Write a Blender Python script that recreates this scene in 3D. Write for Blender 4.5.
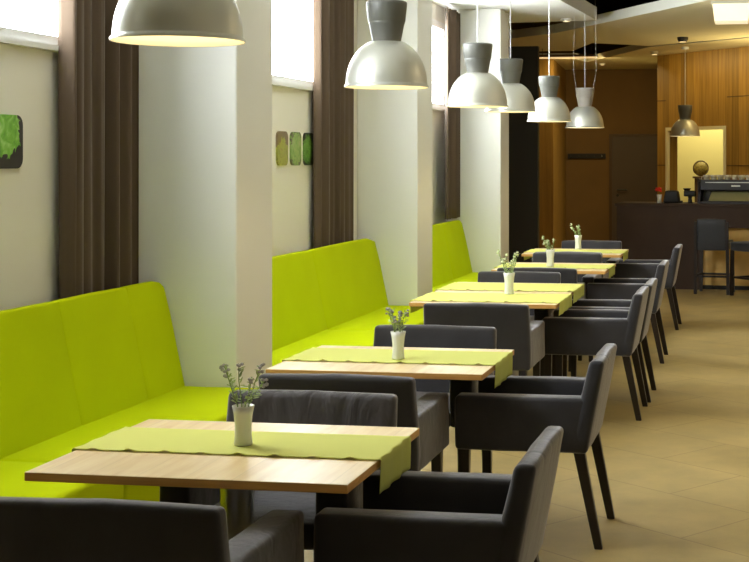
import bpy, bmesh, math, random
from mathutils import Vector, Matrix, noise
R = math.radians
scn = bpy.context.scene
for o in list(bpy.data.objects): bpy.data.objects.remove(o)

# ------------------------------------------------------------ camera
FPX = 1350.0
cam_d = bpy.data.cameras.new('camera'); cam = bpy.data.objects.new('camera', cam_d)
scn.collection.objects.link(cam); scn.camera = cam
cam.location = (0, 0, 1.63); cam.rotation_euler = (R(90), 0, R(9))
cam_d.sensor_width = 36; cam_d.lens = 36*FPX/749
cam_d.shift_x = (374.5-543.18)/749; cam_d.shift_y = (160-281)/749
cam_d.clip_start = .05; cam_d.clip_end = 200

# ------------------------------------------------------------ world, lights, exposure
w = bpy.data.worlds.new('daylight'); scn.world = w; w.use_nodes = True
w.node_tree.nodes['Background'].inputs[0].default_value = (.85, .92, 1, 1)
w.node_tree.nodes['Background'].inputs[1].default_value = 1.0
vs = scn.view_settings
vs.view_transform = 'Standard'; vs.look = 'None'; vs.gamma = 1; vs.use_curve_mapping = False
vs.exposure = 0.15

def area(name, loc, rot, sx, sy, power, col, spread=180):
    l = bpy.data.lights.new(name, 'AREA'); l.shape = 'RECTANGLE'; l.size = sx; l.size_y = sy
    l.energy = power; l.color = col; l.spread = R(spread)
    o = bpy.data.objects.new(name, l); scn.collection.objects.link(o)
    o.location = loc; o.rotation_euler = rot
    return o
WARM = (1, .78, .45); DAY = (.93, .97, 1.0); AMB = (1, .66, .28)
WIN_E = 21.0            # brightness of the daylit frosted panes
# flush ceiling lights over the aisle and over the entrance behind the camera
area('aisle_ceiling_light', (1.6, 2.5, 3.19), (0, 0, 0), 1.0, 3.0, 5, WARM)
area('aisle_ceiling_light', (1.6, 8.5, 3.19), (0, 0, 0), 1.0, 3.0, 26, WARM)
# cove light over the bar that washes the panelling, and light in the room behind it
area('bar_cove_light', (-.9, 19.2, 3.16), (R(25), 0, R(-48)), 2.6, .1, 13, (1, .76, .33))
area('ceiling_panel_fill', (.6, 17.6, 2.3), (R(180), 0, R(-30)), 2.0, .3, 34, (1, .80, .36))  # unseen warm fill, added to brighten the ceiling panel undersides
area('back_room_light', (-.6, 21.9, 2.9), (0, 0, 0), 1.2, .5, 40, (1, .88, .52))
area('brown_wall_fill', (-2.6, 21.0, 3.18), (R(25), 0, 0), 1.0, .3, 19, (1, .76, .33))  # unseen fill, added to lift the brown wall and its door

# ------------------------------------------------------------ materials
def nt(name):
    m = bpy.data.materials.new(name); m.use_nodes = True
    n = m.node_tree.nodes; return m, n, m.node_tree.links, n['Principled BSDF']
def plain(name, col, rough=.5, metal=0, bump=0, bscale=200, var=0, vscale=4, sheen=0, emit=None, es=0, spec=None):
    m, n, l, b = nt(name)
    b.inputs['Base Color'].default_value = (*col, 1); b.inputs['Roughness'].default_value = rough
    b.inputs['Metallic'].default_value = metal
    if spec is not None: b.inputs['Specular IOR Level'].default_value = spec
    tc = n.new('ShaderNodeTexCoord')
    if var:
        t = n.new('ShaderNodeTexNoise'); t.inputs['Scale'].default_value = vscale; t.inputs['Detail'].default_value = 5
        l.new(tc.outputs['Object'], t.inputs['Vector'])
        r = n.new('ShaderNodeValToRGB'); r.color_ramp.elements[0].position = .3; r.color_ramp.elements[1].position = .7
        r.color_ramp.elements[0].color = (*[c*(1-var) for c in col], 1); r.color_ramp.elements[1].color = (*[min(1, c*(1+var)) for c in col], 1)
        l.new(t.outputs['Fac'], r.inputs['Fac']); l.new(r.outputs['Color'], b.inputs['Base Color'])
    if bump:
        t2 = n.new('ShaderNodeTexNoise'); t2.inputs['Scale'].default_value = bscale; t2.inputs['Detail'].default_value = 3
        l.new(tc.outputs['Object'], t2.inputs['Vector'])
        bm_ = n.new('ShaderNodeBump'); bm_.inputs['Strength'].default_value = bump; bm_.inputs['Distance'].default_value = .01
        l.new(t2.outputs['Fac'], bm_.inputs['Height']); l.new(bm_.outputs['Normal'], b.inputs['Normal'])
    if sheen: b.inputs['Sheen Weight'].default_value = sheen; b.inputs['Sheen Roughness'].default_value = .5
    if emit: b.inputs['Emission Color'].default_value = (*emit, 1); b.inputs['Emission Strength'].default_value = es
    return m
M = {}
M['wall'] = plain('wall_paint', (.83, .79, .68), .85, bump=.05, bscale=60)
M['pillar'] = plain('pillar_paint', (.84, .83, .78), .8, bump=.04, bscale=60)
M['ceil'] = plain('ceiling_paint', (.80, .79, .75), .9)
M['panel'] = plain('ceiling_panel_warm_lit', (.72, .64, .42), .85)  # yellow of the warm light on the undersides is put into this colour
M['fascia'] = plain('fascia_paint', (.74, .72, .62), .8)
M['void'] = plain('ceiling_void_black', (.006, .006, .006), .95, spec=.1)
M['brown'] = plain('brown_wall_paint', (.20, .115, .035), .8, var=.08, vscale=2)
M['door'] = plain('door_grey_brown', (.105, .075, .050), .55)
M['black'] = plain('matt_black', (.010, .009, .009), .55)
M['blackmetal'] = plain('black_metal', (.012, .011, .011), .4)
M['lime'] = plain('lime_fabric', (.52, .63, .001), .9, bump=.12, bscale=500, var=.03, vscale=3, spec=.08)
M['curtain'] = plain('brown_curtain', (.090, .056, .030), .8, bump=.1, bscale=300, sheen=.15)
M['leg'] = plain('dark_stained_leg', (.016, .010, .008), .35)
M['steel'] = plain('brushed_steel', (.60, .59, .55), .35, metal=1)
M['porcelain'] = plain('white_porcelain', (.80, .80, .76), .25)
M['bar'] = plain('bar_dark_brown', (.058, .033, .021), .6, spec=.25, var=.1, vscale=3)
M['backroom'] = plain('back_room_yellow_paint', (.66, .60, .26), .8)
M['vinyl'] = plain('stool_vinyl', (.022, .024, .030), .5, sheen=.2)
M['white'] = plain('white_frame', (.80, .80, .78), .5)
M['neck'] = plain('grey_lamp_neck', (.12, .12, .105), .45)
M['necklight'] = plain('pale_grey_lamp_neck', (.33, .30, .27), .45)
M['dome'] = plain('silver_lamp_dome', (.60, .60, .54), .38, metal=.6)
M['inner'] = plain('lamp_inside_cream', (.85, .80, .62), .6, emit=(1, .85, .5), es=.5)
M['bulb'] = plain('lamp_bulb', (1, .9, .7), .4, emit=(1, .82, .5), es=14)
M['stem'] = plain('flower_stem_green', (.16, .24, .06), .7)
M['leaf'] = plain('grey_green_leaf', (.36, .46, .20), .7, var=.3, vscale=60)
M['lav'] = plain('lavender_grey_bloom', (.36, .34, .36), .8, var=.3, vscale=90)
M['bloomw'] = plain('white_green_bloom', (.62, .66, .42), .8, var=.2, vscale=90)
M['red'] = plain('red_petal', (.75, .03, .015), .6)
M['lampshade'] = plain('glowing_square_shade', (.9, .85, .7), .6, emit=(1, .84, .55), es=.7)
M['gold'] = plain('gold_brown_wicker', (.22, .17, .03), .5, bump=.8, bscale=60, var=.5, vscale=30)
M['brownwood'] = plain('brown_wood_stand', (.09, .05, .02), .5)
M['machine'] = plain('machine_dark', (.028, .024, .032), .35)
M['machpanel'] = plain('machine_lit_steel', (.42, .38, .17), .5)  # steel with the warm light on it put into the base colour
M['filament'] = plain('warm_light_line', (1, .7, .4), .5, emit=(1, .68, .32), es=.7)
M['downlight'] = plain('downlight_lens', (1, .8, .5), .5, emit=(1, .75, .4), es=1.2)

# daylight pane: frosted lit window
m, n, l, b = nt('daylit_frosted_pane'); b.inputs['Base Color'].default_value = (.8, .8, .8, 1)
b.inputs['Roughness'].default_value = .3
b.inputs['Emission Color'].default_value = (.90, .96, 1.0, 1); b.inputs['Emission Strength'].default_value = WIN_E
M['pane'] = m

# charcoal chair fabric with soft creases
def fabric(name, crease, scale, g=1.0):
    m, n, l, b = nt(name); b.inputs['Roughness'].default_value = .8
    b.inputs['Sheen Weight'].default_value = .9; b.inputs['Sheen Roughness'].default_value = .45
    b.inputs['Sheen Tint'].default_value = (.8, .78, .82, 1); b.inputs['Specular IOR Level'].default_value = .35
    tc = n.new('ShaderNodeTexCoord')
    t = n.new('ShaderNodeTexNoise'); t.inputs['Scale'].default_value = 5; t.inputs['Detail'].default_value = 6
    l.new(tc.outputs['Object'], t.inputs['Vector'])
    r = n.new('ShaderNodeValToRGB'); r.color_ramp.elements[0].position = .3; r.color_ramp.elements[1].position = .75
    r.color_ramp.elements[0].color = (.024*g, .0225*g, .025*g, 1); r.color_ramp.elements[1].color = (.042*g, .039*g, .044*g, 1)
    l.new(t.outputs['Fac'], r.inputs['Fac']); l.new(r.outputs['Color'], b.inputs['Base Color'])
    mp = n.new('ShaderNodeMapping'); mp.inputs['Scale'].default_value = scale
    l.new(tc.outputs['Object'], mp.inputs['Vector'])
    t2 = n.new('ShaderNodeTexNoise'); t2.inputs['Scale'].default_value = 1.6; t2.inputs['Detail'].default_value = 3; t2.inputs['Distortion'].default_value = .6
    l.new(mp.outputs['Vector'], t2.inputs['Vector'])
    bp1 = n.new('ShaderNodeBump'); bp1.inputs['Strength'].default_value = crease; bp1.inputs['Distance'].default_value = .02
    l.new(t2.outputs['Fac'], bp1.inputs['Height'])
    t3 = n.new('ShaderNodeTexNoise'); t3.inputs['Scale'].default_value = 600
    l.new(tc.outputs['Object'], t3.inputs['Vector'])
    bp2 = n.new('ShaderNodeBump'); bp2.inputs['Strength'].default_value = .15; bp2.inputs['Distance'].default_value = .004
    l.new(t3.outputs['Fac'], bp2.inputs['Height']); l.new(bp1.outputs['Normal'], bp2.inputs['Normal']); l.new(bp2.outputs['Normal'], b.inputs['Normal'])
    return m
M['fabric'] = fabric('charcoal_fabric', .3, (6, 5, 3.2), .85)
M['creased'] = fabric('creased_lit_charcoal_fabric', 1.0, (9, 6, 2.2), 2.0)  # stronger creases; lighter base holds the light falling on this backrest

def wood(name, c1, c2, axis_scale, rough=.4, board=None, coat=0):
    """stretched noise grain; board = (axis, width, contrast) adds boards of differing tone"""
    m, n, l, b = nt(name); b.inputs['Roughness'].default_value = rough
    if coat: b.inputs['Coat Weight'].default_value = coat; b.inputs['Coat Roughness'].default_value = .25
    tc = n.new('ShaderNodeTexCoord'); mp = n.new('ShaderNodeMapping'); mp.inputs['Scale'].default_value = axis_scale
    l.new(tc.outputs['Object'], mp.inputs['Vector'])
    t = n.new('ShaderNodeTexNoise'); t.inputs['Scale'].default_value = 1; t.inputs['Detail'].default_value = 6; t.inputs['Distortion'].default_value = .5
    l.new(mp.outputs['Vector'], t.inputs['Vector'])
    r = n.new('ShaderNodeValToRGB'); r.color_ramp.elements[0].position = .3; r.color_ramp.elements[1].position = .7
    r.color_ramp.elements[0].color = (*c1, 1); r.color_ramp.elements[1].color = (*c2, 1)
    l.new(t.outputs['Fac'], r.inputs['Fac']); out = r.outputs['Color']
    if board:
        ax, wd, con = board
        sx = n.new('ShaderNodeSeparateXYZ'); l.new(tc.outputs['Object'], sx.inputs[0])
        d = n.new('ShaderNodeMath'); d.operation = 'DIVIDE'; d.inputs[1].default_value = wd; l.new(sx.outputs[ax], d.inputs[0])
        f = n.new('ShaderNodeMath'); f.operation = 'FLOOR'; l.new(d.outputs[0], f.inputs[0])
        wn = n.new('ShaderNodeTexWhiteNoise'); wn.noise_dimensions = '1D'; l.new(f.outputs[0], wn.inputs['W'])
        mr = n.new('ShaderNodeMapRange'); mr.inputs['To Min'].default_value = 1-con; mr.inputs['To Max'].default_value = 1+con*.4
        l.new(wn.outputs['Value'], mr.inputs['Value'])
        fr = n.new('ShaderNodeMath'); fr.operation = 'FRACT'; l.new(d.outputs[0], fr.inputs[0])
        gt = n.new('ShaderNodeMath'); gt.operation = 'GREATER_THAN'; gt.inputs[1].default_value = .03; l.new(fr.outputs[0], gt.inputs[0])
        mr2 = n.new('ShaderNodeMapRange'); mr2.inputs['To Min'].default_value = .55 if con > .1 else .9; mr2.inputs['To Max'].default_value = 1; l.new(gt.outputs[0], mr2.inputs['Value'])
        mu = n.new('ShaderNodeMath'); mu.operation = 'MULTIPLY'; l.new(mr.outputs[0], mu.inputs[0]); l.new(mr2.outputs[0], mu.inputs[1])
        mx = n.new('ShaderNodeMix'); mx.data_type = 'RGBA'; mx.blend_type = 'MULTIPLY'; mx.inputs['Factor'].default_value = 1
        l.new(out, mx.inputs['A']); l.new(mu.outputs[0], mx.inputs['B']); out = mx.outputs['Result']
    l.new(out, b.inputs['Base Color']); return m
M['maple'] = wood('pale_maple_tabletop', (.74, .54, .26), (.88, .72, .42), (30, 3, 30), .35, board=('X', .14, .07))
M['edge'] = wood('orange_wood_edge', (.62, .31, .07), (.82, .47, .14), (3, 20, 60), .4)
M['panelling'] = wood('honey_wall_panelling', (.28, .150, .025), (.42, .240, .045), (22, 22, 1.2), .45, board=('X', .145, .30))
M['pierwood'] = wood('honey_pier_cladding', (.22, .12, .02), (.32, .18, .035), (22, 22, 1.2), .5)

# lime runner cloth
m, n, l, b = nt('lime_runner_cloth'); b.inputs['Roughness'].default_value = .8
b.inputs['Base Color'].default_value = (.82, .84, .22, 1)
ts = n.new('ShaderNodeBsdfTranslucent'); ts.inputs['Color'].default_value = (.62, .66, .12, 1)
mx = n.new('ShaderNodeMixShader'); mx.inputs[0].default_value = .3
l.new(b.outputs[0], mx.inputs[1]); l.new(ts.outputs[0], mx.inputs[2]); l.new(mx.outputs[0], n['Material Output'].inputs[0])
M['runner'] = m

# floor: tan tiles with thin joints, slightly glossy, laid diagonally
m, n, l, b = nt('tan_floor_tiles')
tc = n.new('ShaderNodeTexCoord'); mp = n.new('ShaderNodeMapping'); mp.inputs['Rotation'].default_value = (0, 0, R(38))
l.new(tc.outputs['Object'], mp.inputs['Vector'])
bt = n.new('ShaderNodeTexBrick'); bt.inputs['Scale'].default_value = 1; bt.inputs['Brick Width'].default_value = 1.1; bt.inputs['Row Height'].default_value = .55
bt.inputs['Mortar Size'].default_value = .004; bt.inputs['Mortar Smooth'].default_value = .3
bt.inputs['Color1'].default_value = (.41, .305, .120, 1); bt.inputs['Color2'].default_value = (.46, .345, .140, 1); bt.inputs['Mortar'].default_value = (.30, .21, .09, 1)
l.new(mp.outputs['Vector'], bt.inputs['Vector'])
t = n.new('ShaderNodeTexNoise'); t.inputs['Scale'].default_value = 2.2; t.inputs['Detail'].default_value = 8; t.inputs['Roughness'].default_value = .65
l.new(tc.outputs['Object'], t.inputs['Vector'])
mr = n.new('ShaderNodeMapRange'); mr.inputs['From Min'].default_value = .3; mr.inputs['From Max'].default_value = .7; mr.inputs['To Min'].default_value = .74; mr.inputs['To Max'].default_value = 1.12
l.new(t.outputs['Fac'], mr.inputs['Value'])
mx = n.new('ShaderNodeMix'); mx.data_type = 'RGBA'; mx.blend_type = 'MULTIPLY'; mx.inputs['Factor'].default_value = 1
l.new(bt.outputs['Color'], mx.inputs['A']); l.new(mr.outputs[0], mx.inputs['B']); l.new(mx.outputs['Result'], b.inputs['Base Color'])
mr2 = n.new('ShaderNodeMapRange'); mr2.inputs['To Min'].default_value = .38; mr2.inputs['To Max'].default_value = .55
l.new(t.outputs['Fac'], mr2.inputs['Value']); l.new(mr2.outputs[0], b.inputs['Roughness'])
M['floor'] = m

def art(name, bg, c1, c2, c3, scale, cut, centre, rad):
    m, n, l, b = nt(name); b.inputs['Roughness'].default_value = .4
    tc = n.new('ShaderNodeTexCoord')
    t = n.new('ShaderNodeTexNoise'); t.inputs['Scale'].default_value = scale; t.inputs['Detail'].default_value = 6; t.inputs['Distortion'].default_value = 1.2
    l.new(tc.outputs['Object'], t.inputs['Vector'])
    r = n.new('ShaderNodeValToRGB'); e = r.color_ramp.elements
    e[0].position = .30; e[0].color = (*c1, 1); e[1].position = .70; e[1].color = (*c3, 1)
    k = e.new(.5); k.color = (*c2, 1)
    l.new(t.outputs['Fac'], r.inputs['Fac'])
    vd = n.new('ShaderNodeVectorMath'); vd.operation = 'DISTANCE'; vd.inputs[1].default_value = centre; l.new(tc.outputs['Object'], vd.inputs[0])
    ad = n.new('ShaderNodeMath'); ad.operation = 'MULTIPLY_ADD'; ad.inputs[1].default_value = cut; l.new(t.outputs['Fac'], ad.inputs[0]); l.new(vd.outputs['Value'], ad.inputs[2])
    lt = n.new('ShaderNodeMath'); lt.operation = 'LESS_THAN'; lt.inputs[1].default_value = rad; l.new(ad.outputs[0], lt.inputs[0])
    mx = n.new('ShaderNodeMix'); mx.data_type = 'RGBA'; l.new(lt.outputs[0], mx.inputs['Factor'])
    mx.inputs['A'].default_value = (*bg, 1); l.new(r.outputs['Color'], mx.inputs['B']); l.new(mx.outputs['Result'], b.inputs['Base Color'])
    return m

# ------------------------------------------------------------ mesh helpers
def link(o): scn.collection.objects.link(o); return o
def obj(name, bm, mat, parent=None, loc=None, smooth=False, rotz=0):
    me = bpy.data.meshes.new(name); bmesh.ops.recalc_face_normals(bm, faces=bm.faces); bm.to_mesh(me); bm.free()
    for mm in (mat if isinstance(mat, (list, tuple)) else [mat]): me.materials.append(M[mm] if isinstance(mm, str) else mm)
    if smooth:
        for p in me.polygons: p.use_smooth = True
    o = link(bpy.data.objects.new(name, me))
    if loc: o.location = loc
    if rotz: o.rotation_euler[2] = rotz
    if parent: o.parent = parent
    return o
def thing(name, label, cat, loc=(0, 0, 0), rz=0, group=None):
    o = link(bpy.data.objects.new(name, None)); o.empty_display_size = .1
    o.location = loc; o.rotation_euler = (0, 0, rz); tag(o, label, cat, group); return o
def tag(o, label, cat, group=None):
    o['label'] = label; o['category'] = cat
    if group: o['group'] = group
    return o
def struct(name, bm, mat, parent=None, loc=None, rotz=0):
    o = obj(name, bm, mat, parent, loc, rotz=rotz)
    if not parent: o['kind'] = 'structure'
    return o
def box(bm, x0, x1, y0, y1, z0, z1, mi=0):
    vs_ = [bm.verts.new(p) for p in ((x0,y0,z0),(x1,y0,z0),(x1,y1,z0),(x0,y1,z0),(x0,y0,z1),(x1,y0,z1),(x1,y1,z1),(x0,y1,z1))]
    for f in ((3,2,1,0),(4,5,6,7),(0,1,5,4),(1,2,6,5),(2,3,7,6),(3,0,4,7)):
        fc = bm.faces.new([vs_[i] for i in f]); fc.material_index = mi
    return vs_
def bxm(*a, bev=0, seg=2):
    bm = bmesh.new(); box(bm, *a)
    if bev: bmesh.ops.bevel(bm, geom=bm.edges[:], offset=bev, segments=seg, affect='EDGES', profile=.6)
    return bm
def padded(x0, x1, y0, y1, z0, z1, bev=.02, cuts=(4, 4, 4), puff=.006, warp=None, nz=.003, seed=0, seg=3):
    """upholstered block: bevelled, subdivided, slightly bulging and uneven"""
    bm = bmesh.new(); box(bm, x0, x1, y0, y1, z0, z1)
    for ax, (a, b_, c) in enumerate(((x0, x1, cuts[0]), (y0, y1, cuts[1]), (z0, z1, cuts[2]))):
        for k in range(1, c):
            co = [0, 0, 0]; co[ax] = a+(b_-a)*k/c; no = [0, 0, 0]; no[ax] = 1
            bmesh.ops.bisect_plane(bm, geom=bm.verts[:]+bm.edges[:]+bm.faces[:], plane_co=co, plane_no=no)
    sharp = [e for e in bm.edges if len(e.link_faces) == 2 and e.calc_face_angle(0) > .5]
    bmesh.ops.bevel(bm, geom=sharp, offset=bev, segments=seg, affect='EDGES', profile=.5)
    cx, cy, cz = (x0+x1)/2, (y0+y1)/2, (z0+z1)/2; hx, hy, hz = (x1-x0)/2, (y1-y0)/2, (z1-z0)/2
    for v in bm.verts:
        u, q, s = (v.co.x-cx)/hx, (v.co.y-cy)/hy, (v.co.z-cz)/hz
        bx_ = (1-min(1, u*u)); by_ = (1-min(1, q*q)); bz_ = (1-min(1, s*s))
        v.co.x += u*puff*by_*bz_; v.co.y += q*puff*bx_*bz_; v.co.z += s*puff*bx_*by_
        nv = noise.noise_vector(v.co*7+Vector((seed*3.1, seed, 0)))
        v.co += nv*nz
        if warp: v.co = Vector(warp(v.co.x, v.co.y, v.co.z))
    return bm
def lathe(pts, seg=40, c=(0, 0), bm=None, cap_bottom=False, cap_top=False):
    bm = bm or bmesh.new(); rings = []
    for r_, z in pts:
        rings.append([bm.verts.new((c[0]+r_*math.cos(2*math.pi*k/seg), c[1]+r_*math.sin(2*math.pi*k/seg), z)) for k in range(seg)])
    for a, b_ in zip(rings, rings[1:]):
        for k in range(seg): bm.faces.new((a[k], a[(k+1) % seg], b_[(k+1) % seg], b_[k]))
    if cap_bottom: bm.faces.new(rings[0])
    if cap_top: bm.faces.new(rings[-1])
    return bm
def tube(bm, pts, rad, seg=8):
    pts = [Vector(p) for p in pts]; rings = []
    for i, p in enumerate(pts):
        d = (pts[min(i+1, len(pts)-1)]-pts[max(i-1, 0)]).normalized()
        a = d.orthogonal().normalized(); b_ = d.cross(a)
        rr = rad[i] if isinstance(rad, (list, tuple)) else rad
        rings.append([bm.verts.new(p+a*rr*math.cos(2*math.pi*k/seg)+b_*rr*math.sin(2*math.pi*k/seg)) for k in range(seg)])
    for a, b_ in zip(rings, rings[1:]):
        # align to limit twist
        for k in range(seg): bm.faces.new((a[k], a[(k+1) % seg], b_[(k+1) % seg], b_[k]))
    bm.faces.new(rings[0]); bm.faces.new(rings[-1]); return bm
def prism(poly, z0, z1, bm=None, mi=(0, 0)):
    bm = bm or bmesh.new()
    a = [bm.verts.new((x, y, z0)) for x, y in poly]; b_ = [bm.verts.new((x, y, z1)) for x, y in poly]; k = len(poly)
    f = bm.faces.new(a); f.material_index = mi[0]; f = bm.faces.new(b_); f.material_index = mi[1]
    for i in range(k):
        f = bm.faces.new((a[i], a[(i+1) % k], b_[(i+1) % k], b_[i])); f.material_index = mi[1]
    return bm
def copy_tree(o, parent=None):
    c = o.copy(); link(c)
    if parent: c.parent = parent
    for ch in list(o.children): copy_tree(ch, c)
    return c

# ------------------------------------------------------------ the shell
XW = -3.23
struct('floor', bxm(-4.2, 4.6, -1.5, 24.2, -.1, 0), 'floor')
bm = bmesh.new()
ZS, ZT = 2.16, 3.05
wins = [(4.3, 6.35), (7.32, 10.3), (11.3, 13.78)]
box(bm, XW-.25, XW, -1.5, 16.5, 0, ZS); box(bm, XW-.25, XW, -1.5, 16.5, ZT, 4.25)
ys = [-1.5]+[v for w_ in wins for v in w_]+[16.5]
for a, b_ in zip(ys[::2], ys[1::2]): box(bm, XW-.25, XW, a, b_, ZS, ZT)
struct('wall_left', bm, 'wall')
struct('wall_front', bxm(-4.2, 4.6, -1.6, -1.5, 0, 4.25), 'wall')
struct('wall_right', bxm(4.5, 4.6, -1.5, 24.2, 0, 4.25), 'wall')
struct('wall_back', bxm(-4.2, 4.6, 24.0, 24.2, 0, 4.25), 'brown')
bm = bmesh.new(); box(bm, -4.2, -3.95, 16.5, 24, 0, 4.25); box(bm, -3.95, XW-.25, 16.4, 16.5, 0, 4.25)
struct('wall_corridor', bm, 'brown')
for i, (a, b_) in enumerate(((2.7, 3.2), (6.70, 7.23), (10.66, 11.17), (13.94, 14.42))):
    struct('pillar', bxm(XW, (-2.68, -2.68, -2.72, -2.66)[i], a, b_, 0, 3.22, bev=.006, seg=1), 'pillar')
# windows
for i, (a, b_) in enumerate(wins):
    bm = bmesh.new(); F = .07; G = .045
    box(bm, XW-.06, XW+.012, a, b_, ZS, ZS+G); box(bm, XW-.06, XW+.012, a, b_, ZT-F, ZT)
    box(bm, XW-.06, XW+.012, a, a+F, ZS+G, ZT-F); box(bm, XW-.06, XW+.012, b_-F, b_, ZS+G, ZT-F)
    fr = struct('window_%d' % (i+1), bm, 'white')
    obj('window_sill', bxm(XW-.05, XW+.035, a-.02, b_+.02, ZS-.025, ZS), 'white', fr)
    obj('window_pane', bxm(XW-.045, XW-.035, a+F, b_-F, ZS+G, ZT-F), 'pane', fr)
# ceilings
struct('ceiling', bxm(-3.3, 4.6, -1.5, 12.9, 3.22, 3.36), 'ceil')
struct('ceiling_soffit', prism([(XW, 12.9), (-1.96, 12.9), (-1.80, 15.28), (XW, 15.45)], 3.22, 3.37, mi=(0, 0)), 'ceil')
struct('ceiling_void', bxm(-4.2, 4.6, 12.5, 24.2, 4.2, 4.3), 'void')
struct('ceiling_header', bxm(-3.3, 4.6, 12.8, 12.9, 3.36, 4.2), 'void')
A = [(-3.9, 17.45), (-3.1, 17.32), (-2.49, 16.72), (-.84, 14.10), (-.47, 13.51), (-.2, 13.05), (4.4, 13.05), (4.4, 14.6), (-.10, 17.65), (-1.49, 18.83), (-2.21, 18.22), (-2.65, 19.5), (-3.9, 19.5)]
struct('ceiling_panel', prism(A, 3.22, 3.33, mi=(0, 1)), ['panel', 'fascia'])
B = [(-3.9, 21.15), (-2.86, 21.3), (-2.75, 22.0), (-1.50, 19.2), (-.10, 18.0), (4.4, 15.0), (4.4, 23.9), (-3.9, 23.9)]
struct('ceiling_panel', prism(B, 3.24, 3.33, mi=(0, 1)), ['panel', 'fascia'])
# black partition, wood pier, wood panelled bar wall
struct('wall_partition', bxm(-3.24, -2.68, 16.5, 16.62, 0, 3.04), 'black')
struct('wall_pier', prism([(-3.95, 21.3), (-3.21, 21.3), (-3.39, 24), (-3.95, 24)], 0, 3.24), 'pierwood')
WA = R(-47.89); WL = (-1.52, 20.86)
bm = bmesh.new(); T = .22
box(bm, 0, .22, 0, T, 0, 3.24); box(bm, .22, 1.61, 0, T, 2.125, 3.24); box(bm, 1.61, 4.3, 0, T, 0, 3.24)
wb = struct('wall_bar', bm, 'panelling', loc=(*WL, 0), rotz=WA)
bm = bmesh.new()
for z in (1.55, 2.54): box(bm, 0, .21, -.004, .001, z-.006, z+.006)
for z in (1.55, 2.54): box(bm, 1.63, 4.2, -.004, .001, z-.006, z+.006)
obj('panel_joint', bm, 'brownwood', wb)
bm = bmesh.new()
box(bm, .22, .27, -.015, .03, 0, 2.125); box(bm, 1.56, 1.61, -.015, .03, 0, 2.125); box(bm, .27, 1.56, -.015, .03, 2.075, 2.125)
tr = struct('trim_1', bm, plain('pale_yellow_trim', (.72, .66, .45), .6), loc=(*WL, 0), rotz=WA)
# the lit room behind the opening
bm = bmesh.new()
box(bm, -1.62, 3.2, 22.6, 22.7, 0, 3.24); box(bm, 3.2, 3.3, 17.0, 22.7, 0, 3.24)
struct('wall_back_room', bm, 'backroom')
struct('trim_2', bxm(-1.50, -1.36, 22.52, 22.6, 0, 3.0), 'pierwood')
# door in brown wall
bm = bmesh.new(); box(bm, -2.55, -1.6, 23.95, 24, 0, 2.05)
dr = struct('door_1', bm, 'door')
bm = bmesh.new(); box(bm, -2.60, -2.55, 23.93, 24, 0, 2.09); box(bm, -2.55, -1.6, 23.93, 24, 2.05, 2.09)
obj('door_frame', bm, 'brownwood', dr)
bm = bmesh.new(); tube(bm, [(-2.45, 23.95, 1.1), (-2.45, 23.88, 1.1), (-2.28, 23.88, 1.1)], .014); tube(bm, [(-2.45, 23.95, 1.0), (-2.45, 23.93, 1.0)], .025)
obj('door_handle', bm, 'blackmetal', dr)

# ------------------------------------------------------------ curtains
def curtain(y0, y1, label, seed, off=0, zb=.03):
    bm = bmesh.new(); N = int((y1-y0)*130); rnd = random.Random(seed); K = 14
    ph = [rnd.uniform(0, 6.28) for _ in range(4)]; cols = []
    for i in range(N+1):
        u = i/N; y = y0+(y1-y0)*u; col = []
        for j in range(K+1):
            z = zb+(3.17-zb)*j/K; fr = (y1-y0)/.15
            a = math.sin(2*math.pi*fr*u+ph[0]+1.3*math.sin(2*math.pi*u*1.7+ph[1])+.12*math.sin(z*1.3+ph[3]))
            x = XW+.056+off+(.030+.014*math.sin(u*9+ph[3]))*a+.010*math.sin(2*math.pi*fr*2.1*u+ph[2])
            yy = y+.012*math.cos(2*math.pi*fr*u+ph[0])-(.02*(3.17-z)/3 if i == N else 0)
            col.append(bm.verts.new((x, yy, z)))
        cols.append(col)
    for a, b_ in zip(cols, cols[1:]):
        for j in range(K): bm.faces.new((a[j], b_[j], b_[j+1], a[j+1]))
    o = obj('curtain', bm, 'curtain', smooth=True); md = o.modifiers.new('t', 'SOLIDIFY'); md.thickness = .004
    return tag(o, label, 'curtain', 'brown window curtains')
curtain(5.82, 6.57, 'tall dark brown curtain left of the pillar nearest the camera', 1)
curtain(9.44, 10.33, 'brown curtain beside the three small leaf pictures', 2)
curtain(13.28, 13.925, 'farthest brown curtain, behind the third pendant lamp', 3, .075, 1.03)

# ------------------------------------------------------------ banquettes
def banquette(y0, y1, splits, label, seatsplits, seed):
    t = thing('banquette', label, 'bench', (-2.8, y0, 0), group='lime green banquettes along the left wall')
    def L(x): return x+2.8
    X0, X1 = -2.97, -2.42
    for k, (a, b_) in enumerate(zip(splits, splits[1:])):
        last = k == len(splits)-2; ye = b_-y0
        def corner(y, z): return z-(.04*max(0, (y-ye+.10)/.10)**2*max(0, (z-.8)/.2) if last else 0)
        bm = padded(L(-3.10), L(-2.955), a-y0+.0004, b_-y0-.0004, .10, 1.0, bev=.011, cuts=(2, 8, 10), puff=.006, warp=lambda x, y, z: (x-(max(z, .35)-.44)*(.03+.18*(x-L(-3.10))/.145), y, corner(y, z)), nz=.0012, seed=seed+k)
        obj('back_cushion', bm, 'lime', t, smooth=True)
    for k, (a, b_) in enumerate(zip(seatsplits, seatsplits[1:])):
        bm = padded(L(-2.99), L(X1), a-y0+.001, b_-y0-.001, .14, .45, bev=.022, cuts=(4, 8, 3), puff=.006, nz=.0015, seed=seed+20+k)
        obj('seat_cushion', bm, 'lime', t, smooth=True)
    obj('plinth', bxm(L(-2.95), L(-2.50), .02, y1-y0-.02, 0, .15), 'black', t)
    return t
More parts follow.
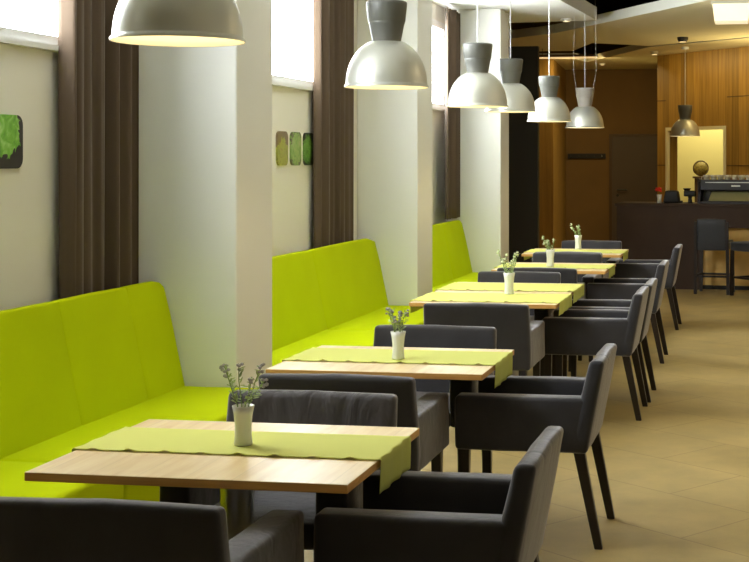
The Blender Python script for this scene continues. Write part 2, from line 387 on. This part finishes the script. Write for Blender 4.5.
banquette(3.22, 6.69, [3.22, 4.4, 5.6, 6.26, 6.69], 'lime green banquette nearest the camera, against the curtain and first pillar', [3.22, 4.92, 6.69], 1)
banquette(7.30, 10.65, [7.30, 9.07, 10.65], 'lime green banquette between the first and second pillars, under the three small pictures', [7.30, 9.07, 10.65], 5)
banquette(11.22, 13.93, [11.22, 13.04, 13.93], 'farthest lime green banquette, between the second and third pillars', [11.22, 12.6, 13.93], 9)

# ------------------------------------------------------------ pictures
def picture(y, label, mat, w_=.208, h=.235):
    r = .045; bm = bmesh.new(); pts = []
    for cx, cz, a0 in ((w_/2-r, h/2-r, 0), (-w_/2+r, h/2-r, 90), (-w_/2+r, -h/2+r, 180), (w_/2-r, -h/2+r, 270)):
        for k in range(7): a = R(a0+15*k); pts.append((cx+r*math.cos(a), cz+r*math.sin(a)))
    f = [bm.verts.new((.014, p, q)) for p, q in pts]; g = [bm.verts.new((0, p, q)) for p, q in pts]
    bm.faces.new(f); bm.faces.new(g)
    for i in range(len(pts)): bm.faces.new((f[i], f[(i+1) % len(pts)], g[(i+1) % len(pts)], g[i]))
    return tag(obj('wall_picture', bm, mat, loc=(XW, y, 1.71)), label, 'picture', 'rounded leaf pictures on the left wall')
dk = (.025, .020, .015)
picture(5.45, 'dark square picture of a bright green lettuce leaf at left photo edge', art('lettuce_print', dk, (.08, .28, .02), (.20, .50, .04), (.45, .70, .25), 14, .12, (0, -.04, .06), .185))
picture(8.88, 'leftmost of the three small leaf pictures, brownish with yellow leaf', art('yellow_leaf_print', (.20, .14, .06), (.22, .22, .04), (.36, .38, .05), (.30, .22, .08), 18, .16, (0, 0, -.06), .21))
picture(9.155, 'middle of the three small leaf pictures, pale green leaves', art('pale_leaf_print', (.13, .14, .06), (.16, .30, .06), (.30, .45, .12), (.42, .46, .20), 20, .16, (0, 0, 0), .20))
picture(9.43, 'rightmost of the three small leaf pictures, dark with curly green leaf', art('dark_leaf_print', (.008, .012, .004), (.03, .08, .01), (.13, .28, .04), (.22, .42, .08), 30, .16, (0, -.03, .0), .18))

# ------------------------------------------------------------ pendant lamps
def pendant(name, top_z, neck_mat='neck', wires=False):
    t = thing(name, '', 'lamp')
    pts = []
    for k in range(15):                      # bell shaped dome, rim z=0
        a = k/14; z = .225*a; r_ = .205*math.sqrt(max(0, 1-(a*.90)**2.2)); pts.append((r_, z))
    pts = [(.213, -.004), (.213, .004), (.206, .010)]+pts[1:]
    prof = pts+[(pts[-1][0]-.004, pts[-1][1]+.001)]
    dm = obj('dome', lathe(prof, 56), 'dome', t, smooth=True)
    inn = [(r_-.004, z-.001) for r_, z in pts]
    inn.append((.001, .222))
    obj('dome_lining', lathe([(.209, -.003)]+inn[2:], 56), 'inner', t, smooth=True)
    n1 = [(.068, .212), (.074, .24), (.088, .315), (.092, .322), (.090, .326), (.094, .330), (.103, .415), (.103, .426), (.098, .430), (.02, .430), (.001, .430)]
    obj('neck', lathe(n1, 40), neck_mat, t, smooth=False)
    for p in t.children[-1].data.polygons: p.use_smooth = abs(p.normal.z) < .8
    bm = bmesh.new(); bmesh.ops.create_uvsphere(bm, u_segments=16, v_segments=10, radius=.035); bmesh.ops.translate(bm, verts=bm.verts, vec=(0, 0, .13))
    tube(bm, [(0, 0, .155), (0, 0, .215)], .02)
    obj('bulb', bm, 'bulb', t, smooth=True)
    bm = bmesh.new(); tube(bm, [(0, 0, .43), (0, 0, top_z-2.0-.03)], .004)
    obj('cord', bm, 'white', t)
    obj('ceiling_rose', lathe([(.001, top_z-2.0-.035), (.05, top_z-2.0-.035), (.055, top_z-2.0)], 24), 'white', t)
    if wires:
        for sx in (-1, 1):
            bm = bmesh.new(); tube(bm, [(sx*.095, 0, .43), (sx*.125, 0, .62), (sx*.10, 0, top_z-2.0)], .0013, 6)
            obj('support_wire', bm, 'white', t)
    return t
LAMPS = [(-1.845, 4.12, 'largest silver pendant lamp, cut off by the top edge, over the nearest table'),
 (-1.85, 6.62, 'second pendant lamp from the camera, large silver dome with grey neck'),
 (-1.90, 9.11, 'third pendant lamp from the camera, its white dome before the far curtain'),
 (-2.005, 10.94, 'fourth pendant lamp, partly hidden behind the third one'),
 (-1.96, 12.74, 'fifth pendant lamp, between the overlapping pair and the wired last one'),
 (-1.83, 14.62, 'small white pendant lamp with pale neck and two thin support wires'),
 (-1.08, 20.0, '')]
p0 = pendant('pendant_lamp', 3.22)
for i, (x, y, lab) in enumerate(LAMPS[:5]):
    o = p0 if i == 0 else copy_tree(p0)
    o.location = (x, y, (2.016, 2, 2, 2.03, 2)[i]); o['label'] = lab; o['group'] = 'pendant lamps over the dining tables'
p1 = pendant('pendant_lamp', 4.2, 'necklight', True); p1.location = (-1.855, 14.62, 1.985); p1['label'] = LAMPS[5][2]; p1['group'] = 'pendant lamps over the dining tables'
p2 = pendant('pendant_lamp', 3.24); p2.location = (-.99, 18.9, 1.965); p2['label'] = 'dark necked pendant lamp hanging above the bar before the lit opening'
for i, (x, y, z) in enumerate([(a, b_, 2.0) for a, b_, _ in LAMPS[:5]]+[(-1.855, 14.62, 1.99), (-.99, 18.9, 1.97)]):
    pl = bpy.data.lights.new('pendant_bulb_light', 'SPOT'); pl.energy = 22 if y > 18 else 9; pl.color = (1, .80, .48); pl.spot_size = R(125); pl.spot_blend = .7; pl.shadow_soft_size = .05
    po = link(bpy.data.objects.new('pendant_bulb_light', pl)); po.location = (x, y, z+.07)

# ------------------------------------------------------------ tables
def table(xc, yc, w_, d, label, runner_w, rlabel, roff=0):
    t = thing('dining_table', label, 'table', (xc, yc, 0), group='wooden dining tables')
    bm = bmesh.new(); box(bm, -w_/2, w_/2, -d/2, d/2, .725, .75)
    bmesh.ops.bevel(bm, geom=bm.edges[:], offset=.0015, segments=1, affect='EDGES')
    for f in bm.faces: f.material_index = 0 if f.calc_center_median().z > .7485 else 1
    obj('tabletop', bm, ['maple', 'edge'], t)
    obj('column', lathe([(.05, .012), (.05, .71)], 32), 'steel', t, smooth=True)
    obj('top_bracket', bxm(-.22, .22, -.16, .16, .710, .725), 'blackmetal', t)
    obj('base_plate', lathe([(.001, 0), (.205, 0), (.21, .006), (.205, .012), (.05, .016), (.001, .016)], 48), 'steel', t)
    # runner: lies across the table and hangs over both ends
    bm = bmesh.new(); hw = w_/2; path = []; drop = .098 if yc < 8 else .078
    for k in range(7): path.append((-hw-.004, .752-drop*(1-k/6)))
    path.append((-hw-.001, .7545))
    NX = 160
    for k in range(1, NX): path.append((-hw+w_*k/NX, .7525))
    path.append((hw+.001, .7545))
    for k in range(7): path.append((hw+.004, .752-drop*k/6))
    NY = 20; grid = []
    for i, (x, z) in enumerate(path):
        row = []
        for j in range(NY+1):
            y = (j/NY-.5)*runner_w; on = abs(x) < hw
            e = abs(j/NY-.5)*2
            lift = 0
            if on and e > .85 and j < NY/2: lift = (e-.85)/.15*(.0065+.0015*math.sin(x*17))*max(0, math.sin(x*54.6+yc*3))**3
            xx = x+(0 if on else math.copysign(.004*math.sin(j*.9+i*.2)+.003, x))
            row.append(bm.verts.new((xx, y+roff+.001*math.sin(x*25), z+lift)))
        grid.append(row)
    for a, b_ in zip(grid, grid[1:]):
        for j in range(NY): bm.faces.new((a[j], a[j+1], b_[j+1], b_[j]))
    r_ = obj('table_runner', bm, 'runner', loc=(xc, yc, 0), smooth=True)
    md = r_.modifiers.new('t', 'SOLIDIFY'); md.thickness = .0015; md.offset = 1
    tag(r_, rlabel, 'table runner', 'lime table runners')
    return t
TB = [(-1.568, 3.925, .945, .79, 'nearest pale wooden table, its whole top visible with lime runner', .34, 'lime runner across the table nearest the camera', .065),
 (-1.578, 5.80, .93, .74, 'second wooden table from the camera, behind two back to back chairs', .40, 'lime runner across the second table', .06),
 (-1.665, 8.46, .92, .70, 'nearer of the two wooden tables pushed together, third in the row', .56, 'lime runner on the nearer of the two joined tables', 0),
 (-1.675, 9.175, .92, .715, 'farther of the two wooden tables pushed together', .56, 'lime runner on the farther of the two joined tables', 0),
 (-1.645, 11.03, .92, .82, 'wooden table just beyond the joined pair, with white vase', .44, 'lime runner on the table just beyond the joined pair', 0),
 (-1.715, 12.87, .93, .82, 'farthest wooden table, closest to the bar', .44, 'lime runner on the farthest table near the bar', 0)]
for a in TB: table(*a)

# ------------------------------------------------------------ armchairs
def armchair():
    t = thing('armchair', '', 'chair')
    def side(x, y, z):       # rear edge of a side panel follows the raked back
        if y < -.05: y = y-(z-.403)*.235*min(1, (-.05-y)/.15)
        return (x, y, z)
    obj('seat', padded(-.210, .210, -.20, .275, .40, .485, bev=.018, cuts=(4, 4, 2), puff=.008, seed=3), 'fabric', t, smooth=True)
    for s in (-1, 1):
        a, b_ = sorted((s*.210, s*.313))
        obj('armrest', padded(a, b_, -.272, .28, .405, .633, bev=.016, cuts=(2, 6, 4), puff=.003, warp=side, nz=.0025, seed=4+s), 'fabric', t, smooth=True)
    def rk(x, y, z): return (x, y-(z-.40)*.235+(.010 if z > .7 and y > -.24 else 0)*0, z)
    obj('backrest', padded(-.311, .311, -.285, -.203, .403, .792, bev=.018, cuts=(6, 2, 8), puff=.006, warp=lambda x, y, z: (x, y-(z-.40)*.235-(0 if y > -.24 else -.02*(z-.4)/.4), z), nz=.003, seed=8), 'fabric', t, smooth=True)
    for sx in (-1, 1):
        for sy in (-1, 1):
            bm = bmesh.new(); x = sx*.265; y = .245 if sy > 0 else -.245
            dx, dy = (0, .0) if sy > 0 else (0, -.085)
            v = box(bm, x-.022, x+.022, y-.024, y+.024, 0, .42)
            for q in v[:4]:
                q.co.x = x+(q.co.x-x)*.72+dx; q.co.y = y+(q.co.y-y)*.72+dy
            bmesh.ops.bevel(bm, geom=bm.edges[:], offset=.003, segments=1, affect='EDGES')
            obj('leg', bm, 'leg', t)
    return t
CH = [
 (-1.585, 3.42, 0, 'charcoal armchair at bottom left, its back to the camera at the nearest table'),
 (-1.615, 5.38, 0, 'charcoal armchair with its back to the camera at the second table'),
 (-1.615, 8.02, 0, 'charcoal armchair with its back to the camera at the joined tables'),
 (-1.685, 10.64, 0, 'charcoal armchair with its back to the camera at the table beyond the joined pair'),
 (-1.695, 12.47, 0, 'charcoal armchair with its back to the camera at the farthest table'),
 (-1.58, 4.35, 180, 'creased charcoal armchair facing the camera across the nearest table'),
 (-1.60, 6.31, 180, 'charcoal armchair facing the camera across the second table'),
 (-1.755, 9.62, 180, 'charcoal armchair facing the camera behind the joined tables'),
 (-1.69, 11.73, 180, 'charcoal armchair facing the camera behind the table beyond the joined pair'),
 (-1.69, 13.56, 180, 'charcoal armchair facing the camera behind the farthest table'),
 (-.955, 3.935, 90, 'charcoal armchair at the bottom centre, aisle side of the nearest table'),
 (-.985, 5.87, 90, 'charcoal armchair on the aisle side of the second table, seen from its side'),
 (-1.06, 8.685, 90, 'nearer of the two aisle side charcoal armchairs at the joined tables'),
 (-1.05, 9.325, 90, 'farther of the two aisle side charcoal armchairs at the joined tables'),
 (-1.08, 11.08, 90, 'charcoal armchair on the aisle side of the table beyond the joined pair'),
 (-1.085, 13.22, 90, 'charcoal armchair on the aisle side of the farthest table, nearest the bar')]
c0 = armchair()
for i, (x, y, a, lab) in enumerate(CH):
    o = c0 if i == 0 else copy_tree(c0)
    o.location = (x, y, 0); o.rotation_euler[2] = R(a); o.scale = (.92 if a == 90 else 1, 1, 1); o['label'] = lab; o['group'] = 'charcoal armchairs at the dining tables'
    if i == 5:
        for ch in o.children:
            if ch.name.startswith('backrest'): ch.material_slots[0].link = 'OBJECT'; ch.material_slots[0].material = M['creased']

# ------------------------------------------------------------ vases and flowers
def vase(x, y, z, label, s=1.0):
    pr = [(.001, 0), (.027, 0), (.028, .004), (.0255, .03), (.0255, .06), (.029, .095), (.034, .12), (.032, .12), (.027, .095), (.023, .06), (.023, .008), (.001, .008)]
    o = obj('flower_vase', lathe([(a*s, b_*s) for a, b_ in pr], 32), 'porcelain', loc=(x, y, z), smooth=True)
    return tag(o, label, 'vase', 'small white vases on the tables')
def bunch(x, y, z, label, seed, blooms, h=.14, n_=5, spread=.06, lean=0):
    rnd = random.Random(seed); t = thing('flower_sprigs', label, 'flowers', (x, y, z), group='sprigs in the table vases')
    def blob(bm, p, sx, sy, sz, d=None):
        mtx = Matrix.Translation(p) @ (d.to_track_quat('Z', 'Y').to_matrix().to_4x4() if d else Matrix.Identity(4)) @ Matrix.Diagonal((sx, sy, sz, 1))
        bmesh.ops.create_icosphere(bm, subdivisions=1, radius=1, matrix=mtx)
    for k in range(n_):
        st, lf, bl = bmesh.new(), bmesh.new(), bmesh.new()
        a = 2*math.pi*k/n_+rnd.uniform(-.4, .4); sp = spread*rnd.uniform(.4, 1.1); hh = h*rnd.uniform(.5, 1.0)
        end = Vector((math.cos(a)*sp+lean, math.sin(a)*sp*.8, .105+hh)); base = Vector((math.cos(a)*.008, math.sin(a)*.008, .02))
        mid = Vector((math.cos(a)*.018, math.sin(a)*.018, .118))
        pts = [base, mid, mid.lerp(end, .5)+Vector((rnd.uniform(-.008, .008), 0, .01)), end]
        tube(st, pts, [.0020, .0018, .0016, .0014], 5)
        for q in range(14):
            u = .05+.9*q/13; p = mid.lerp(end, u); d = Vector((rnd.uniform(-1, 1), rnd.uniform(-1, 1), rnd.uniform(-.1, .9))).normalized()
            blob(lf, p+d*.010, .0045, .0018, .012, d)
        for q in range(7):
            p = end+Vector((rnd.uniform(-.008, .008), rnd.uniform(-.008, .008), rnd.uniform(-.020, .006)))
            blob(bl, p, .0068, .0068, .0052)
        o = obj('stem', st, 'stem', t); obj('leaves', lf, 'leaf', o); obj('bloom', bl, blooms, o)
    return t
VB = [(-1.56, 3.955, 'white vase of lavender sprigs on the nearest table', 'lav', 11, .14, 6, .075),
 (-1.56, 5.77, 'white vase on the second table', 'lav', 12, .12, 6, .045),
 (-1.60, 8.68, 'white vase on the joined tables', 'bloomw', 13, .19, 7, .07),
 (-1.68, 10.98, 'white vase on the table beyond the joined pair', 'bloomw', 14, .14, 6, .06),
 (-1.73, 13.12, 'white vase on the farthest table', 'bloomw', 15, .14, 5, .06)]
for x, y, lab, bm_, sd, h, n_, sp in VB:
    far = y > 8
    vase(x, y, .7555, lab.replace('white vase of', 'small white vase holding').replace('white vase', 'small tapered white vase'), 1.0 if not far else 1.15)
    bunch(x, y, .7585, {'lav': 'grey green sprigs with lavender buds in the vase ', 'bloomw': 'pale green sprigs with whitish buds in the vase '}[bm_]+lab[lab.index('on the'):], sd, bm_, h, n_, sp, -.02 if y > 10 else 0)

# ------------------------------------------------------------ bar counter
t = thing('bar_counter', 'dark brown bar counter across the back of the room', 'bar counter', (-1.77, 17.18, 0), R(-6))
bm = bmesh.new()
box(bm, 0, 1.08, 0, .60, 0, 1.045); box(bm, 1.08, 3.6, 0, .60, .78, 1.045); box(bm, 1.08, 3.6, .12, .60, 0, .78)
obj('body', bm, 'bar', t)
obj('worktop', bxm(-.02, 3.62, -.02, .64, 1.045, 1.08, bev=.003, seg=1), 'bar', t)
obj('front_panel', bxm(1.085, 3.6, .105, .119, .05, .775), plain('bar_front_honey_wood', (.75, .48, .14), .5, var=.15, vscale=6), t, )
obj('kick_plate', bxm(1.085, 3.6, .09, .119, 0, .05), 'black', t)
def barpt(u, v): # position on the worktop, u along from left end, v back from front edge
    c, s = math.cos(R(-6)), math.sin(R(-6)); return (-1.77+u*c-v*s, 17.18+u*s+v*c)
# stools
def stool():
    t = thing('bar_stool', '', 'stool')
    obj('seat', padded(-.20, .20, -.17, .22, .54, .645, bev=.015, cuts=(3, 3, 1), puff=.004), 'vinyl', t, smooth=True)
    obj('backrest', padded(-.175, .175, -.215, -.175, .535, .912, bev=.012, cuts=(3, 1, 4), puff=.004, warp=lambda x, y, z: (x, y-(z-.5)*.08, z)), 'vinyl', t, smooth=True)
    for sx in (-1, 1):
        for sy in (-1, 1):
            bm = bmesh.new(); x = sx*.19; y = .19 if sy > 0 else -.195; zt = .545 if sy > 0 else .88
            v = box(bm, x-.018, x+.018, y-.018, y+.018, 0, zt)
            if sy < 0:
                for q in v[4:]: q.co.y -= .035
            for q in v[:4]: q.co.x += sx*.01
            obj('leg', bm, 'leg', t)
    for s in (-1, 1):
        obj('footrest', bxm(-.185, .185, s*.19-.012, s*.19+.012, .205, .230), 'leg', t)
        obj('side_rail', bxm(s*.19-.012, s*.19+.012, -.19, .19, .21, .235), 'leg', t)
    return t
s0 = stool(); s0.location = (-.515, 16.68, 0); s0.rotation_euler[2] = R(-8); s0['label'] = 'dark bar stool with grey back, fully visible before the bar'; s0['group'] = 'bar stools'
s1 = copy_tree(s0); s1.location = (-.025, 16.38, 0); s1.rotation_euler[2] = R(40); s1['label'] = 'dark bar stool cut off by the right photo edge'

# things on the bar
Z = 1.08
x, y = barpt(.53, .12)
tag(obj('flower_vase', lathe([(.001, 0), (.03, 0), (.026, .05), (.034, .11), (.030, .11), (.024, .05), (.001, .01)], 20), 'porcelain', loc=(x, y, Z), smooth=True), 'small white vase at the left end of the bar worktop', 'vase')
t = thing('red_flower', 'red flower in the white vase on the bar', 'flower', (x, y, Z+.012))
bm = bmesh.new(); tube(bm, [(0, 0, 0), (0, 0, .10), (-.01, 0, .15)], .004, 6); obj('stem', bm, 'stem', t)
bm = bmesh.new(); rnd = random.Random(4)
for k in range(12):
    a = k*2.4; d = Vector((math.cos(a), math.sin(a), -.5+1.6*k/11)).normalized()
    mtx = Matrix.Translation(Vector((-.012, 0, .155))+d*.022) @ d.to_track_quat('Z', 'Y').to_matrix().to_4x4() @ Matrix.Diagonal((.026, .010, .030, 1))
    bmesh.ops.create_icosphere(bm, subdivisions=2, radius=1, matrix=mtx)
obj('bloom', bm, 'red', t, smooth=True)
x, y = barpt(.69, .15)
t = thing('card_terminal', 'black rounded till device on the bar beside the red flower', 'till', (x, y, Z+.004), R(-6))
obj('casing', padded(-.11, .10, -.06, .08, 0, .155, bev=.02, cuts=(2, 2, 2), puff=.004, warp=lambda x, y, z: (x*(1-.25*z/.155), y, z)), 'black', t, smooth=True)
obj('side_lever', bxm(.09, .135, -.02, .02, 0, .03, bev=.006), 'black', t)
x, y = barpt(.915, .18)
t = thing('coffee_grinder', 'small black coffee grinder on a narrow foot beside the espresso machine', 'grinder', (x, y, Z), R(-6))
obj('foot', lathe([(.001, 0), (.045, 0), (.03, .015), (.022, .06), (.03, .09)], 20), 'black', t)
obj('head', padded(-.075, .075, -.05, .05, .085, .16, bev=.012, cuts=(2, 1, 1), puff=.002), 'black', t, smooth=True)
obj('hopper', lathe([(.03, .155), (.05, .185), (.05, .19), (.001, .19)], 16, c=(-.04, 0)), 'black', t)
# espresso machine (its back faces the guests)
x, y = barpt(1.52, .26)
t = thing('espresso_machine', 'wide dark espresso machine on the bar with cups on top', 'coffee machine', (x, y, Z), R(-6))
bm = bmesh.new(); box(bm, -.46, .46, -.16, .22, .17, .30); box(bm, -.46, .46, .02, .22, .03, .17); box(bm, -.46, .46, -.18, .22, 0, .03)
bmesh.ops.bevel(bm, geom=bm.edges[:], offset=.006, segments=1, affect='EDGES'); obj('body', bm, 'machine', t)
for s in (-1, 1):
    bm = bmesh.new(); pr = [(-.20, 0), (.24, 0), (.24, .31), (-.18, .31), (-.20, .27), (-.15, .14)]
    a = [bm.verts.new((s*.46, p, q)) for p, q in pr]; b_ = [bm.verts.new((s*.495, p, q)) for p, q in pr]
    bm.faces.new(a); bm.faces.new(b_)
    for i in range(len(pr)): bm.faces.new((a[i], a[(i+1) % len(pr)], b_[(i+1) % len(pr)], b_[i]))
    obj('side_panel', bm, 'machine', t)
bm = bmesh.new(); v = box(bm, -.36, .40, -.165, -.02, .035, .15)
for q in v:
    if q.co.z > .1: q.co.y = .0 if q.co.y > -.1 else -.03; q.co.x *= .93
obj('splash_panel', bm, 'machpanel', t)
obj('trim_strip', bxm(-.40, .40, -.167, -.159, .262, .272), 'steel', t)
obj('name_plate', bxm(-.07, .04, -.166, -.159, .215, .232), 'steel', t)
bm = bmesh.new()
for yy in (-.15, .2): tube(bm, [(-.45, yy, .335), (.45, yy, .335)], .005, 6)
for xx in (-.45, 0, .45):
    for yy in (-.15, .2): tube(bm, [(xx, yy, .298), (xx, yy, .338)], .004, 6)
obj('cup_rail', bm, 'steel', t)
cup = [(.001, 0), (.022, 0), (.026, .01), (.036, .045), (.038, .058), (.035, .058), (.033, .045), (.022, .012), (.001, .010)]
cm = None
for k in range(20):
    u = -.40+.80*(k % 10)/9.0; v = -.10 if k < 10 else .06
    c, s = math.cos(R(-6)), math.sin(R(-6))
    lx, ly = x+u*c-v*s, y+u*s+v*c
    if cm is None:
        cm = obj('coffee_cup', lathe(cup, 18), 'porcelain', loc=(lx, ly, Z+.301), smooth=True); o = cm
    else:
        o = cm.copy(); link(o); o.location = (lx, ly, Z+.301)
    tag(o, 'white coffee cup among the rows on top of the espresso machine', 'cup', 'white cups on the espresso machine')

# ------------------------------------------------------------ back of the room
t = thing('coat_rack', 'black wall mounted coat rail on the brown wall left of the door', 'coat rack', (-3.01, 23.995, 1.70))
obj('board', bxm(-.34, .34, -.04, 0, -.045, .045, bev=.006), 'black', t)
for k in range(5):
    bm = bmesh.new(); xx = -.28+.14*k; tube(bm, [(xx, -.038, 0), (xx, -.07, -.005), (xx, -.075, .02)], .006, 6)
    obj('hook', bm, 'steel' if k == 4 else 'blackmetal', t)
# round ornament on a stand in the lit room
t = thing('pedestal_stand', 'dark brown stand in the lit room behind the bar', 'stand', (-.91, 22.3, 0))
obj('post', bxm(-.10, .10, -.10, .10, .03, 1.33, bev=.01), 'brownwood', t); obj('foot', bxm(-.14, .14, -.14, .14, 0, .03), 'brownwood', t)
obj('shelf_top', bxm(-.13, .13, -.13, .13, 1.33, 1.36), 'brownwood', t)
t = thing('wicker_ornament', 'round gold brown wicker ornament on the stand behind the bar', 'ornament', (-.91, 22.3, 1.36))
bm = bmesh.new(); bmesh.ops.create_uvsphere(bm, u_segments=28, v_segments=18, radius=.125); bmesh.ops.scale(bm, vec=(1, .6, 1), verts=bm.verts); bmesh.ops.translate(bm, vec=(0, 0, .130), verts=bm.verts)
obj('shell', bm, 'gold', t, smooth=True)
bm = bmesh.new()
pts = [(.122*math.cos(a*math.pi/12), -.03, .134+.122*math.sin(a*math.pi/12)) for a in range(25)]
tube(bm, pts, .010, 6); obj('rim', bm, 'brownwood', t)

# square glowing ceiling lantern
t = thing('ceiling_lantern', 'glowing square white lantern at the top right of the photo', 'lamp', (-.255, 13.78, 3.02))
bm = bmesh.new(); v = box(bm, -.165, .165, -.17, .17, 0, .17)
for q in v[4:]: q.co.x *= 1.12; q.co.y *= 1.12
obj('shade', bm, 'lampshade', t)
obj('top_plate', bxm(-.20, .20, -.20, .20, .17, .20), 'fascia', t)
# spots
def spot(x, y, z, label, r_=.055, mat='black', body=.045, zc=None):
    t = thing('ceiling_spotlight', label, 'light', (x, y, z))
    obj('housing', lathe([(.001, -body), (r_*.75, -body), (r_, -body*.5), (r_, 0), (.001, 0)], 24), mat, t)
    obj('lens', lathe([(.001, -body-.002), (r_*.6, -body-.002), (r_*.6, -body+.004)], 20), 'downlight', t)
spot(-.95, 17.55, 3.22, 'small black ceiling spotlight above the bar', .07, 'black', .06)
spot(-1.50, 20.0, 3.24, 'small pale spotlight at the top corner of the wooden wall', .06, 'fascia', .05)
spot(-2.12, 15.05, 3.22, 'tiny white downlight under the edge of the white ceiling', .06, 'white', .03)
spot(-2.55, 20.2+2.2, 3.24, 'faint white downlight before the brown wall', .05, 'white', .025)
# slim light bar
t = thing('linear_light', 'slim glowing light bar hanging below the ceiling panels', 'light', (-2.68, 19.05, 3.08))
obj('housing', bxm(-.44, .44, -.06, .06, .015, .05), 'brownwood', t)
obj('light_strip', bxm(-.44, .44, -.06, .06, 0, .0145), 'filament', t)
for s in (-1, 1):
    bm = bmesh.new(); tube(bm, [(s*.35, 0, .05), (s*.35, 0, .14)], .004, 6); obj('hanger', bm, 'blackmetal', t)
